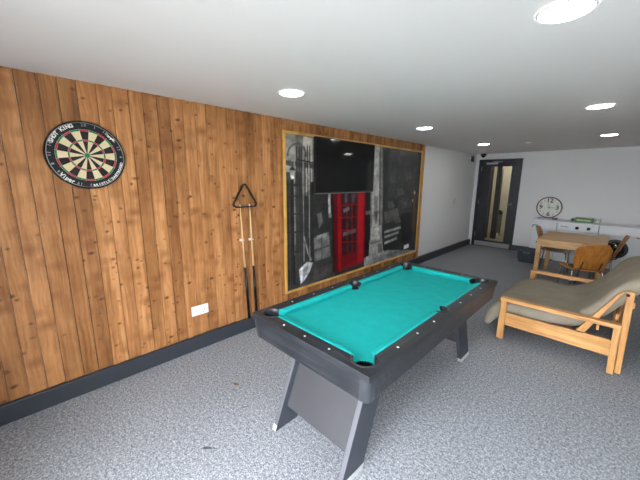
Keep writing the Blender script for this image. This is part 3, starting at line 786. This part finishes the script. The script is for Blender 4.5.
# ---------------------------------------------------------------- appliances along the far wall
app_white = mat('white_enamel', (226,230,234), .3, spec=.5)
app_panel = mat('white_panel_plastic', (240,242,246), .3)
AY0, AY1 = 7.66, 8.20
fz = thing('small_freezer', (1.64,7.93,0), 'narrow white undercounter freezer nearest the door', 'freezer')
MB().box((1.432,AY0+.04,.02),(1.846,AY1,.80), bev=.006).build('cabinet', app_white, fz)
MB().box((1.424,AY0+.02,.80),(1.852,AY1+.005,.825), bev=.005).build('top', app_panel, fz)
fd = MB().box((1.432,AY0,.05),(1.846,AY0+.037,.796), bev=.008).build('door', app_white, fz)
MB().box((1.44,AY0-.006,.70),(1.54,AY0+.002,.724), bev=.002).box((1.44,AY0-.006,.665),(1.456,AY0+.002,.70), bev=.002).build('handle', mat('grey_handle', (92,98,104), .4), fd)
for x in (1.46,1.82): MB().lathe([(.015,0),(.015,.022)], (x,AY0+.08,0), 12).build('foot', black_plastic, fz)

glass_dark = mat('dark_porthole_glass', (16,17,20), .08, spec=.6)
def washer(name, x0, x1, ht, lab, knobs, porth_z, text, yo=0):
    cx = (x0+x1)/2; A0 = AY0+yo
    w = thing(name, (cx,7.93,0), lab, 'washing machine', None)
    MB().box((x0+.004,A0+.005,.015),(x1-.004,AY1,ht-.03), bev=.008).build('cabinet', app_white, w)
    MB().box((x0+.002,A0,ht-.03),(x1-.002,AY1+.005,ht), bev=.006).build('top', app_panel, w)
    pn = MB().box((x0+.004,A0-.012,ht-.155),(x1-.004,A0+.01,ht-.032), bev=.006).build('control_panel', app_panel, w)
    for kx in knobs:
        MB().lathe([(.030,0),(.028,.022),(.02,.026),(0,.026)], (kx,A0-.012,ht-.092), 28, M=Matrix(((1,0,0),(0,0,-1),(0,1,0)))).build('dial', black_plastic, pn)
    if text:
        MB().box((x0+.05,A0-.0135,ht-.125),(x0+.2,A0-.011,ht-.06), bev=.001).build('drawer_front', app_white, pn)
        MB().box((x0+.06,A0-.0142,ht-.085),(x0+.17,A0-.0125,ht-.077)).build('print_line', mat('blue_grey_print', (110,124,150), .5), pn)
    M = Matrix(((1,0,0),(0,0,-1),(0,1,0)))
    d = MB().lathe([(.175,0),(.175,.016),(.155,.026),(.13,.022)], (cx-(.05 if not text else 0),A0+.004,porth_z), 44, M=M, cap=False).build('door_ring', mat('porthole_ring', (58,62,68), .3) if not text else app_panel, w)
    MB().lathe([(.132,.02),(.11,.03),(.06,.038),(0,.04)], (cx-(.05 if not text else 0),A0+.004,porth_z), 44, M=M, cap=False).build('porthole', glass_dark, d)
    for x in (x0+.05,x1-.05): MB().lathe([(.016,0),(.016,.017)], (x,A0+.08,0), 12).build('foot', black_plastic, w)
    return w
washer('washing_machine', 1.853, 2.478, .815, 'white washing machine with two black dials, behind the dining table', (2.165,2.335), .40, True)
w2 = washer('tumble_dryer', 2.482, 3.10, .81, 'white tumble dryer with dark round door, right of the two-dial machine', (), .40, False)
w2['category'] = 'tumble dryer'
MB().box((2.985,AY0-.006,.62),(3.05,AY0+.006,.65), bev=.002).build('badge', mat('reddish_badge', (168,150,148), .5), w2)

# things on the appliances
MB_ = MB().box((2.09,7.90,.8155),(2.37,8.08,.895), bev=.004)
gp = thing('detergent_box', (2.23,7.99,.8155), 'green box lying on the two-dial washing machine', 'box')
MB_.build('carton', mat('green_carton', (84,128,76), .5, var=.25, vscale=18), gp)
MB().box((2.12,7.8985,.835),(2.33,7.9005,.872)).build('label_band', mat('pale_green_print', (172,196,150), .5), gp)
gq = thing('spray_bottle', (2.06,7.99,.8155), 'small dark teal bottle lying left of the green box', 'bottle')
q = MB().lathe([(.0,0),(.026,.002),(.03,.01),(.03,.11),(.014,.135),(.012,.15),(0,.15)], (2.055,7.92,.848), 20, M=Matrix(((1,0,0),(0,0,1),(0,1,0)))); q.build('bottle_body', mat('dark_teal_plastic', (52,74,84), .35), gq)
MB().lathe([(.014,0),(.014,.03),(0,.031)], (2.055,8.066,.848), 16, M=Matrix(((1,0,0),(0,0,1),(0,1,0)))).build('cap', white_plastic, gq)
wt = thing('white_tub', (2.43,7.98,.8155), 'squat white tub right of the green box', 'tub')
MB().lathe([(.042,.8155),(.047,.83),(.047,.885)], (2.43,7.98,0), 28).build('pot', mat('pale_tub', (205,210,206), .4), wt)
MB().lathe([(.05,.885),(.05,.898),(.044,.902),(0,.902)], (2.43,7.98,0), 28).build('lid', white_plastic, wt)
pb = thing('tablet_box', (1.765,7.93,.8255), 'small dark blue box below the wall clock', 'box')
MB().box((1.72,7.89,.8255),(1.81,7.96,.862), bev=.003).build('carton', mat('dark_blue_carton', (62,66,104), .5), pb)
MB().box((1.73,7.8885,.836),(1.80,7.8905,.852)).build('label_band', mat('violet_print', (120,112,150), .5), pb)
pk = thing('paper_bundle', (1.57,7.93,.8255), 'flat pale lilac packet under the clock, left of the blue box', 'packet')
MB().box((1.47,7.85,.8255),(1.70,8.02,.848), bev=.004).build('wrapper', mat('lilac_paper', (186,184,204), .6, var=.06, vscale=25), pk)

# ---------------------------------------------------------------- clock standing against the far wall
KX, KZ, KR, KY = 1.601, 1.053, .231, 8.215
ck = thing('wall_clock', (KX,YF,KZ), 'large round white clock with brown rim and big black numerals', 'clock')
MF = Matrix(((1,0,0),(0,0,-1),(0,1,0)))     # disc facing the viewer (-y)
MB().lathe([(KR-.012,-.012),(KR-.004,-.018),(KR,0.0),(KR-.006,.016),(KR-.018,.018),(KR-.022,.004)], (KX,KY,KZ), 60, M=MF, cap=False).build('rim', mat('brown_rim', (96,68,58), .4), ck)
MB().lathe([(KR-.016,-.012),(KR-.016,.0),(0,.0)], (KX,KY,KZ), 60, M=MF, smooth=False).build('face', mat('clock_paper', (222,222,214), .6), ck)
ink_m = mat('clock_ink', (44,42,42), .6)
for txt, a, sz in (('12',0,.125),('3',90,.125),('6',180,.125),('9',270,.125)):
    v, f = text_geo(txt, sz, .003); t = math.radians(a); r_ = .145 if txt != '12' else .148
    MB().add([(KX+r_*math.sin(t)+p.x, KY-.002, KZ+r_*math.cos(t)+p.y) for p in v], f).build('numeral', ink_m, ck)
for k in range(12):
    if k % 3 == 0: continue
    v, f = text_geo(str(k), .045, .0); t = math.radians(k*30)
    MB().add([(KX+.172*math.sin(t)+p.x, KY-.002, KZ+.172*math.cos(t)+p.y) for p in v], f).build('numeral', ink_m, ck)
def hand(nme, a, ln, w):
    t = math.radians(a); d = Vector((math.sin(t),0,math.cos(t))); n = Vector((d.z,0,-d.x)); c = Vector((KX,KY-.006,KZ))
    p = [c-d*.03-n*w, c+d*ln-n*w*.4, c+d*ln+n*w*.4, c-d*.03+n*w]
    MB().hexa([q+Vector((0,.002,0)) for q in p]+[q-Vector((0,.001,0)) for q in p]).build(nme, bpy.data.materials['clock_ink'], ck)
hand('hour_hand', -8, .10, .006); hand('minute_hand', 92, .15, .004)

# ---------------------------------------------------------------- dark plastic crate in front of the freezer
tb = thing('plastic_tub', (1.50,7.26,0), 'dark grey plastic tub on the floor by the freezer', 'tub')
tubm = mat('dark_tub_plastic', (58,66,74), .45)
def rr(cx,cy,hx,hy,r,z): return [Vector((x,y,z)) for x,y in rrect(cx-hx,cy-hy,cx+hx,cy+hy,r)]
m = MB(); m.grid([rr(1.5,7.26,.135,.13,.03,.0), rr(1.5,7.26,.165,.16,.035,.235), rr(1.5,7.26,.175,.17,.035,.24), rr(1.5,7.26,.175,.17,.035,.262), rr(1.5,7.26,.158,.153,.03,.262), rr(1.5,7.26,.13,.125,.03,.012)], closed_v=True, smooth=False)
q = rr(1.5,7.26,.135,.13,.03,.0); m.add(q, [list(range(len(q)))]); q = rr(1.5,7.26,.13,.125,.03,.012); m.add(q, [list(range(len(q)))])
for k in range(5): m.box((1.35+.06*k,7.26-.163+.004,.06),(1.362+.06*k,7.26-.135,.2))
m.build('tub_body', tubm, tb)
MB().box((1.44,7.086,.19),(1.56,7.10,.225), bev=.004).build('handle', mat('grey_tub_handle', (100,112,122), .45), tb)

# ---------------------------------------------------------------- dining table
dt = thing('dining_table', (2.25,6.34,0), 'square-legged wooden dining table in front of the white appliances', 'table')
AX0, AX1, BY0, BY1, TT = 1.836, 2.656, 5.82, 6.92, .71
MB().box((AX0,BY0,TT-.028),(AX1,BY1,TT), bev=.004).build('tabletop', table_wood, dt)
for x in (AX0+.006,AX1-.066):
    for y in (BY0+.006,BY1-.066): MB().box((x,y,0),(x+.06,y+.06,TT-.028), bev=.004).build('leg', table_wood, dt)
for a, b in (((AX0+.066,BY0+.016,TT-.115),(AX1-.066,BY0+.036,TT-.028)),((AX0+.066,BY1-.036,TT-.115),(AX1-.066,BY1-.016,TT-.028)),((AX0+.016,BY0+.066,TT-.115),(AX0+.036,BY1-.066,TT-.028)),((AX1-.036,BY0+.066,TT-.115),(AX1-.016,BY1-.066,TT-.028))):
    MB().box(a,b).build('apron', table_wood, dt)

# ---------------------------------------------------------------- moulded plywood chairs
def make_chair(loc, rz, lab):
    c = thing('dining_chair', loc, lab, 'chair', 'brown plywood chairs round the dining table'); O = Vector(loc)
    # local frame: the sitter faces +y
    def sheet(us, fn, th):
        G = []; rows = [[fn(u, v) for v in np.linspace(-1,1,13)] for u in us]
        Gt = [[O+p for p in r] for r in rows]
        # thickness along a rough normal
        nrm = []
        for i in range(len(rows)):
            r = []
            for j in range(13):
                du = rows[min(i+1,len(rows)-1)][j]-rows[max(i-1,0)][j]; dv = rows[i][min(j+1,12)]-rows[i][max(j-1,0)]
                r.append(du.cross(dv).normalized()*th)
            nrm.append(r)
        B = [[Gt[i][j]+nrm[i][j] for j in range(13)] for i in range(len(rows))]
        m = MB(); m.grid(Gt); m.grid(B)
        ring_a = [Gt[0][j] for j in range(13)]+[Gt[i][12] for i in range(1,len(rows))]+[Gt[-1][j] for j in range(11,-1,-1)]+[Gt[i][0] for i in range(len(rows)-2,0,-1)]
        ring_b = [B[0][j] for j in range(13)]+[B[i][12] for i in range(1,len(rows))]+[B[-1][j] for j in range(11,-1,-1)]+[B[i][0] for i in range(len(rows)-2,0,-1)]
        m.grid([ring_a,ring_b], closed_v=True, smooth=False); return m
    def seat(u, v):      # u 0 back .. 1 front
        w = .185+.03*math.sin(u*PI*.6); w *= (1 if u < .85 else 1-.9*(u-.85)**2/.0225*.12)
        return Vector((v*w, -.19+.40*u, .445-.012*math.sin(u*PI)-.010*(1-v*v)-.02*max(0,u-.8)*5*.5))
    sheet(np.linspace(0,1,12), seat, .011).build('seat', chair_ply, c)
    def back(u, v):      # u 0 bottom .. 1 top
        w = .16+.035*math.sin(min(1,u*1.6)*PI/2)
        if u > .74: w -= .062*((u-.74)/.26)**1.25
        y = -.195-.10*u**1.3+.0-.035*(1-v*v)*min(1,u*2+.2)
        if u < .18: y += .0
        return Vector((v*w, y, .452+.36*u))
    sheet(np.linspace(0,1,14), back, .011).build('backrest', chair_ply, c)
    for sx in (-1,1):
        MB().tube([O+Vector((sx*.12,.12,.428)),O+Vector((sx*.17,.17,.40)),O+Vector((sx*.195,.195,.0))], .0095, 10).build('leg', chrome, c)
        MB().tube([O+Vector((sx*.12,-.13,.428)),O+Vector((sx*.165,-.17,.40)),O+Vector((sx*.195,-.225,.0))], .0095, 10).build('leg', chrome, c)
    MB().box(O+Vector((-.13,-.14,.424)),O+Vector((.13,.13,.430)), bev=.002).tube([O+Vector((-.1,-.13,.43)),O+Vector((-.1,-.222,.46)),O+Vector((-.1,-.275,.56))], .008, 8).tube([O+Vector((.1,-.13,.43)),O+Vector((.1,-.222,.46)),O+Vector((.1,-.275,.56))], .008, 8).build('under_frame', black_metal, c)
    c.rotation_euler.z = rz
    return c
CHAIRS = ((2.45,5.50,math.radians(24)), (2.0,6.62,math.radians(-90)), (2.55,6.4,math.radians(90)))
ch = make_chair((CHAIRS[0][0],CHAIRS[0][1],0), CHAIRS[0][2], 'brown plywood chair with its back to the viewer, nearest the sofa')
dup(ch, (CHAIRS[1][0],CHAIRS[1][1],0), "brown plywood chair on the table's left side, by the freezer", CHAIRS[1][2])
dup(ch, (CHAIRS[2][0],CHAIRS[2][1],0), "plywood chair on the table's right side, seen edge-on before the dark round door", CHAIRS[2][2])

# ---------------------------------------------------------------- futon sofa frame
SY0, SY1 = 3.385, 4.80
sf = thing('futon_sofa', (2.45,(SY0+SY1)/2,0), 'honey pine futon sofa frame with open flat arms, right of the pool table', 'sofa')
def arm(y0, y1):
    fy0, fy1 = y0, y1
    a = MB().box((1.985,fy0-.012,.412),(2.945,fy1+.012,.447), bev=.005)
    return a
for (y0, y1) in ((SY0,SY0+.045),(SY1-.045,SY1)):
    MB().box((1.988,y0-.012,.410),(2.872,y1+.012,.446), bev=.005).build('arm_rail', pine_x, sf)
    MB().hexa([(1.988,y0,0),(2.046,y0,0),(2.046,y1,0),(1.988,y1,0),(1.99,y0,.41),(2.048,y0,.41),(2.048,y1,.41),(1.99,y1,.41)], bev=.004).build('leg', pine_z, sf)
    MB().hexa([(2.834,y0,0),(2.878,y0,0),(2.878,y1,0),(2.834,y1,0),(2.826,y0,.41),(2.872,y0,.41),(2.872,y1,.41),(2.826,y1,.41)], bev=.004).build('leg', pine_z, sf)
    MB().hexa([(2.047,y0+.008,.157),(2.832,y0+.008,.150),(2.832,y1-.008,.150),(2.047,y1-.008,.157),(2.047,y0+.008,.287),(2.829,y0+.008,.295),(2.829,y1-.008,.295),(2.047,y1-.008,.287)], bev=.003).build('side_board', pine_x, sf)
# tilting back: post and brace inside the arms
for (y0, y1) in ((SY0+.05,SY0+.09),(SY1-.09,SY1-.05)):
    MB().hexa([(2.884,y0,0),(2.922,y0,0),(2.922,y1,0),(2.884,y1,0),(2.862,y0,.727),(2.912,y0,.727),(2.912,y1,.727),(2.862,y1,.727)], bev=.004).build('back_post', pine_z, sf)
    MB().hexa([(2.585,y0,.27),(2.648,y0,.27),(2.648,y1,.27),(2.585,y1,.27),(2.816,y0,.69),(2.857,y0,.727),(2.857,y1,.727),(2.816,y1,.69)], bev=.004).build('back_brace', pine_z, sf)
    MB().lathe([(.012,-.004),(.012,.004),(0,.005)], (2.872,(y0-.003) if y0 < 4 else y1+.003,.695), 14, M=MF).build('bolt', black_metal, sf)
for x in (2.06,2.60): MB().box((x,SY0+.045,.19),(x+.03,SY1-.045,.24), bev=.003).build('cross_rail', pine_y, sf)
for k in range(7): MB().box((2.09+.07*k,SY0+.05,.222),(2.135+.07*k,SY1-.05,.241)).build('seat_slat', pine_y, sf)
for x, z in ((2.722,.36),(2.828,.49),(2.908,.615)): MB().box((x,SY0+.09,z-.035),(x+.018,SY1-.09,z+.015)).build('back_slat', pine_y, sf)

# mattress: one soft slab bent over seat and back
PATH = [(1.868,.105,.036),(1.882,.16,.054),(1.92,.235,.07),(1.99,.293,.072),(2.10,.316,.073),(2.28,.318,.072),(2.43,.318,.07),(2.55,.340,.068),(2.66,.420,.066),(2.76,.545,.066),(2.845,.67,.066),(2.915,.757,.066),(2.985,.772,.064),(3.03,.71,.062),(3.045,.60,.06),(3.045,.46,.052)]
P2 = []
n = len(PATH)
def cr_(p0,p1,p2,p3,t): return tuple(.5*((2*b)+(-a+c)*t+(2*a-5*b+4*c-d)*t*t+(-a+3*b-3*c+d)*t**3) for a,b,c,d in zip(p0,p1,p2,p3))
for i in range(n-1):
    for k in range(4): P2.append(cr_(PATH[max(i-1,0)],PATH[i],PATH[i+1],PATH[min(i+2,n-1)],k/4))
P2.append(PATH[-1])
MY0, MY1 = 3.50, 4.80
def mring(i, sh=1., grow=0.):
    x,z,h = P2[i]; a = P2[max(i-1,0)]; b = P2[min(i+1,len(P2)-1)]
    t = Vector((b[0]-a[0],b[1]-a[1])).normalized(); nn = Vector((-t.y,t.x)); h = h*sh
    front = max(0, 1-i/12.)
    k = min(1, max(0, (i-22)/5.)); y0 = 3.437+.056*k; y1 = 4.62+.06*k
    out = []; m = 26; cy = (y0+y1)/2; hy = (y1-y0)/2*(.985 if sh < 1 else 1)
    r = h*.95
    loop = arc(hy-r,h-r,r,0,90,4)+[(hy-r-(2*(hy-r))*k/9,h) for k in range(1,9)]+arc(-hy+r,h-r,r,90,180,4)+arc(-hy+r,-h+r,r,180,270,4)+[(-hy+r+(2*(hy-r))*k/9,-h) for k in range(1,9)]+arc(hy-r,-h+r,r,270,360,4)
    for (ly, ln) in loop:
        w = .007*math.sin(ly*9+i*.21)*math.sin(i*.33+ly*3)+.005*math.sin(ly*21+i*.5)
        d = ln+(w if ln > 0 else 0)
        out.append(Vector((x+nn.x*d, cy+ly, z+nn.y*d)))
    return out
mt = MB(); rings = [mring(0,.45)]+[mring(i) for i in range(len(P2))]+[mring(len(P2)-1,.45)]
rings[0] = [p+Vector((-.015,0,-.028)) for p in rings[0]]; rings[-1] = [p+Vector((.006,0,-.02)) for p in rings[-1]]
mt.grid(rings, closed_v=True); mt.add(rings[0], [list(range(len(rings[0])))], smooth=True); mt.add(rings[-1], [list(range(len(rings[-1])))], smooth=True)
mo = mt.build('futon_mattress', mattress_fabric, None, sub=1)
tag(mo, 'olive grey futon mattress draped over the pine sofa frame', 'mattress')

# ---------------------------------------------------------------- seen through the door glass
bn = thing('upright_bin', (.13,10.15,0), 'grey upright bin with round black lid behind the door glass', 'bin')
MB().lathe([(.09,.0),(.105,.02),(.115,.62),(.112,.66)], (.13,10.15,0), 28).build('bin_body', mat('grey_bin', (110,108,108), .5), bn)
MB().lathe([(.122,.655),(.12,.69)]+[(.12*math.cos(t), .69+.09*math.sin(t)) for t in [k*PI/14 for k in range(1,8)]], (.13,10.15,0), 28).build('lid', black_plastic, bn)
MB().box((.03,10.015,.0),(.23,10.045,.10), bev=.004).build('pedal_guard', white_plastic, bn)
# a scrap on the carpet
sc = MB(); G = []
for i in range(7):
    row = []
    for j in range(5):
        u, v = i/6*2-1, j/4*2-1; w = .010*math.sqrt(max(0,1-u*u))+.0012
        row.append(Vector((.760+u*.026+v*w*.4, 1.065+u*.010+v*w, .004+.006*u*u+.003*v*v)))
    G.append(row)
sc.grid(G); sc.grid([[p+Vector((0,0,-.0035)) for p in r] for r in G])
so = sc.build('dry_leaf', mat('dry_brown_leaf', (128,98,48), .7)); tag(so, 'tiny brown scrap lying on the open carpet before the socket', 'leaf')

# ---------------------------------------------------------------- light
w = bpy.data.worlds.new('daylight'); S.world = w; w.use_nodes = True
bg = w.node_tree.nodes['Background']; bg.inputs['Color'].default_value = (.90,.95,1.0,1); bg.inputs['Strength'].default_value = SKY
pl = bpy.data.lights.new('window_daylight', 'AREA'); pl.shape = 'RECTANGLE'; pl.size = WX1-WX0; pl.size_y = WZ1-WZ0; pl.cycles.is_portal = True
plo = bpy.data.objects.new('window_daylight', pl); COL.objects.link(plo); plo.location = ((WX0+WX1)/2,YB-.02,(WZ0+WZ1)/2); plo.rotation_euler = (math.radians(-90),0,0)
cl_ = bpy.data.lights.new('passage_lamp', 'POINT'); cl_.energy = 5; cl_.color = (1,.93,.8); cl_.shadow_soft_size = .12
clo = bpy.data.objects.new('passage_lamp', cl_); COL.objects.link(clo); clo.location = (.5,9.9,2.1)

# ---------------------------------------------------------------- camera and view
yaw, pitch, roll = .782, .193, .006
f = Vector((-math.sin(yaw)*math.cos(pitch), math.cos(yaw)*math.cos(pitch), -math.sin(pitch)))
r = Vector((math.cos(yaw), math.sin(yaw), 0)); u = r.cross(f)
r2 = r*math.cos(roll)+u*math.sin(roll); u2 = -r*math.sin(roll)+u*math.cos(roll)
cam = bpy.data.cameras.new('camera'); co = bpy.data.objects.new('camera', cam); COL.objects.link(co)
M = Matrix((r2,u2,-f)).transposed().to_4x4(); M.translation = Vector((2.744,0,1.598)); co.matrix_world = M
cam.sensor_width = 36; cam.lens = 304.122/640*36; cam.clip_start = .02
S.camera = co
S.view_settings.view_transform = 'Standard'; S.view_settings.look = 'None'; S.view_settings.gamma = 1; S.view_settings.use_curve_mapping = False
S.view_settings.exposure = EXPO
S.cycles.use_denoising = True
S.cycles.max_bounces = 10; S.cycles.diffuse_bounces = 6
S.cycles.sample_clamp_indirect = 6
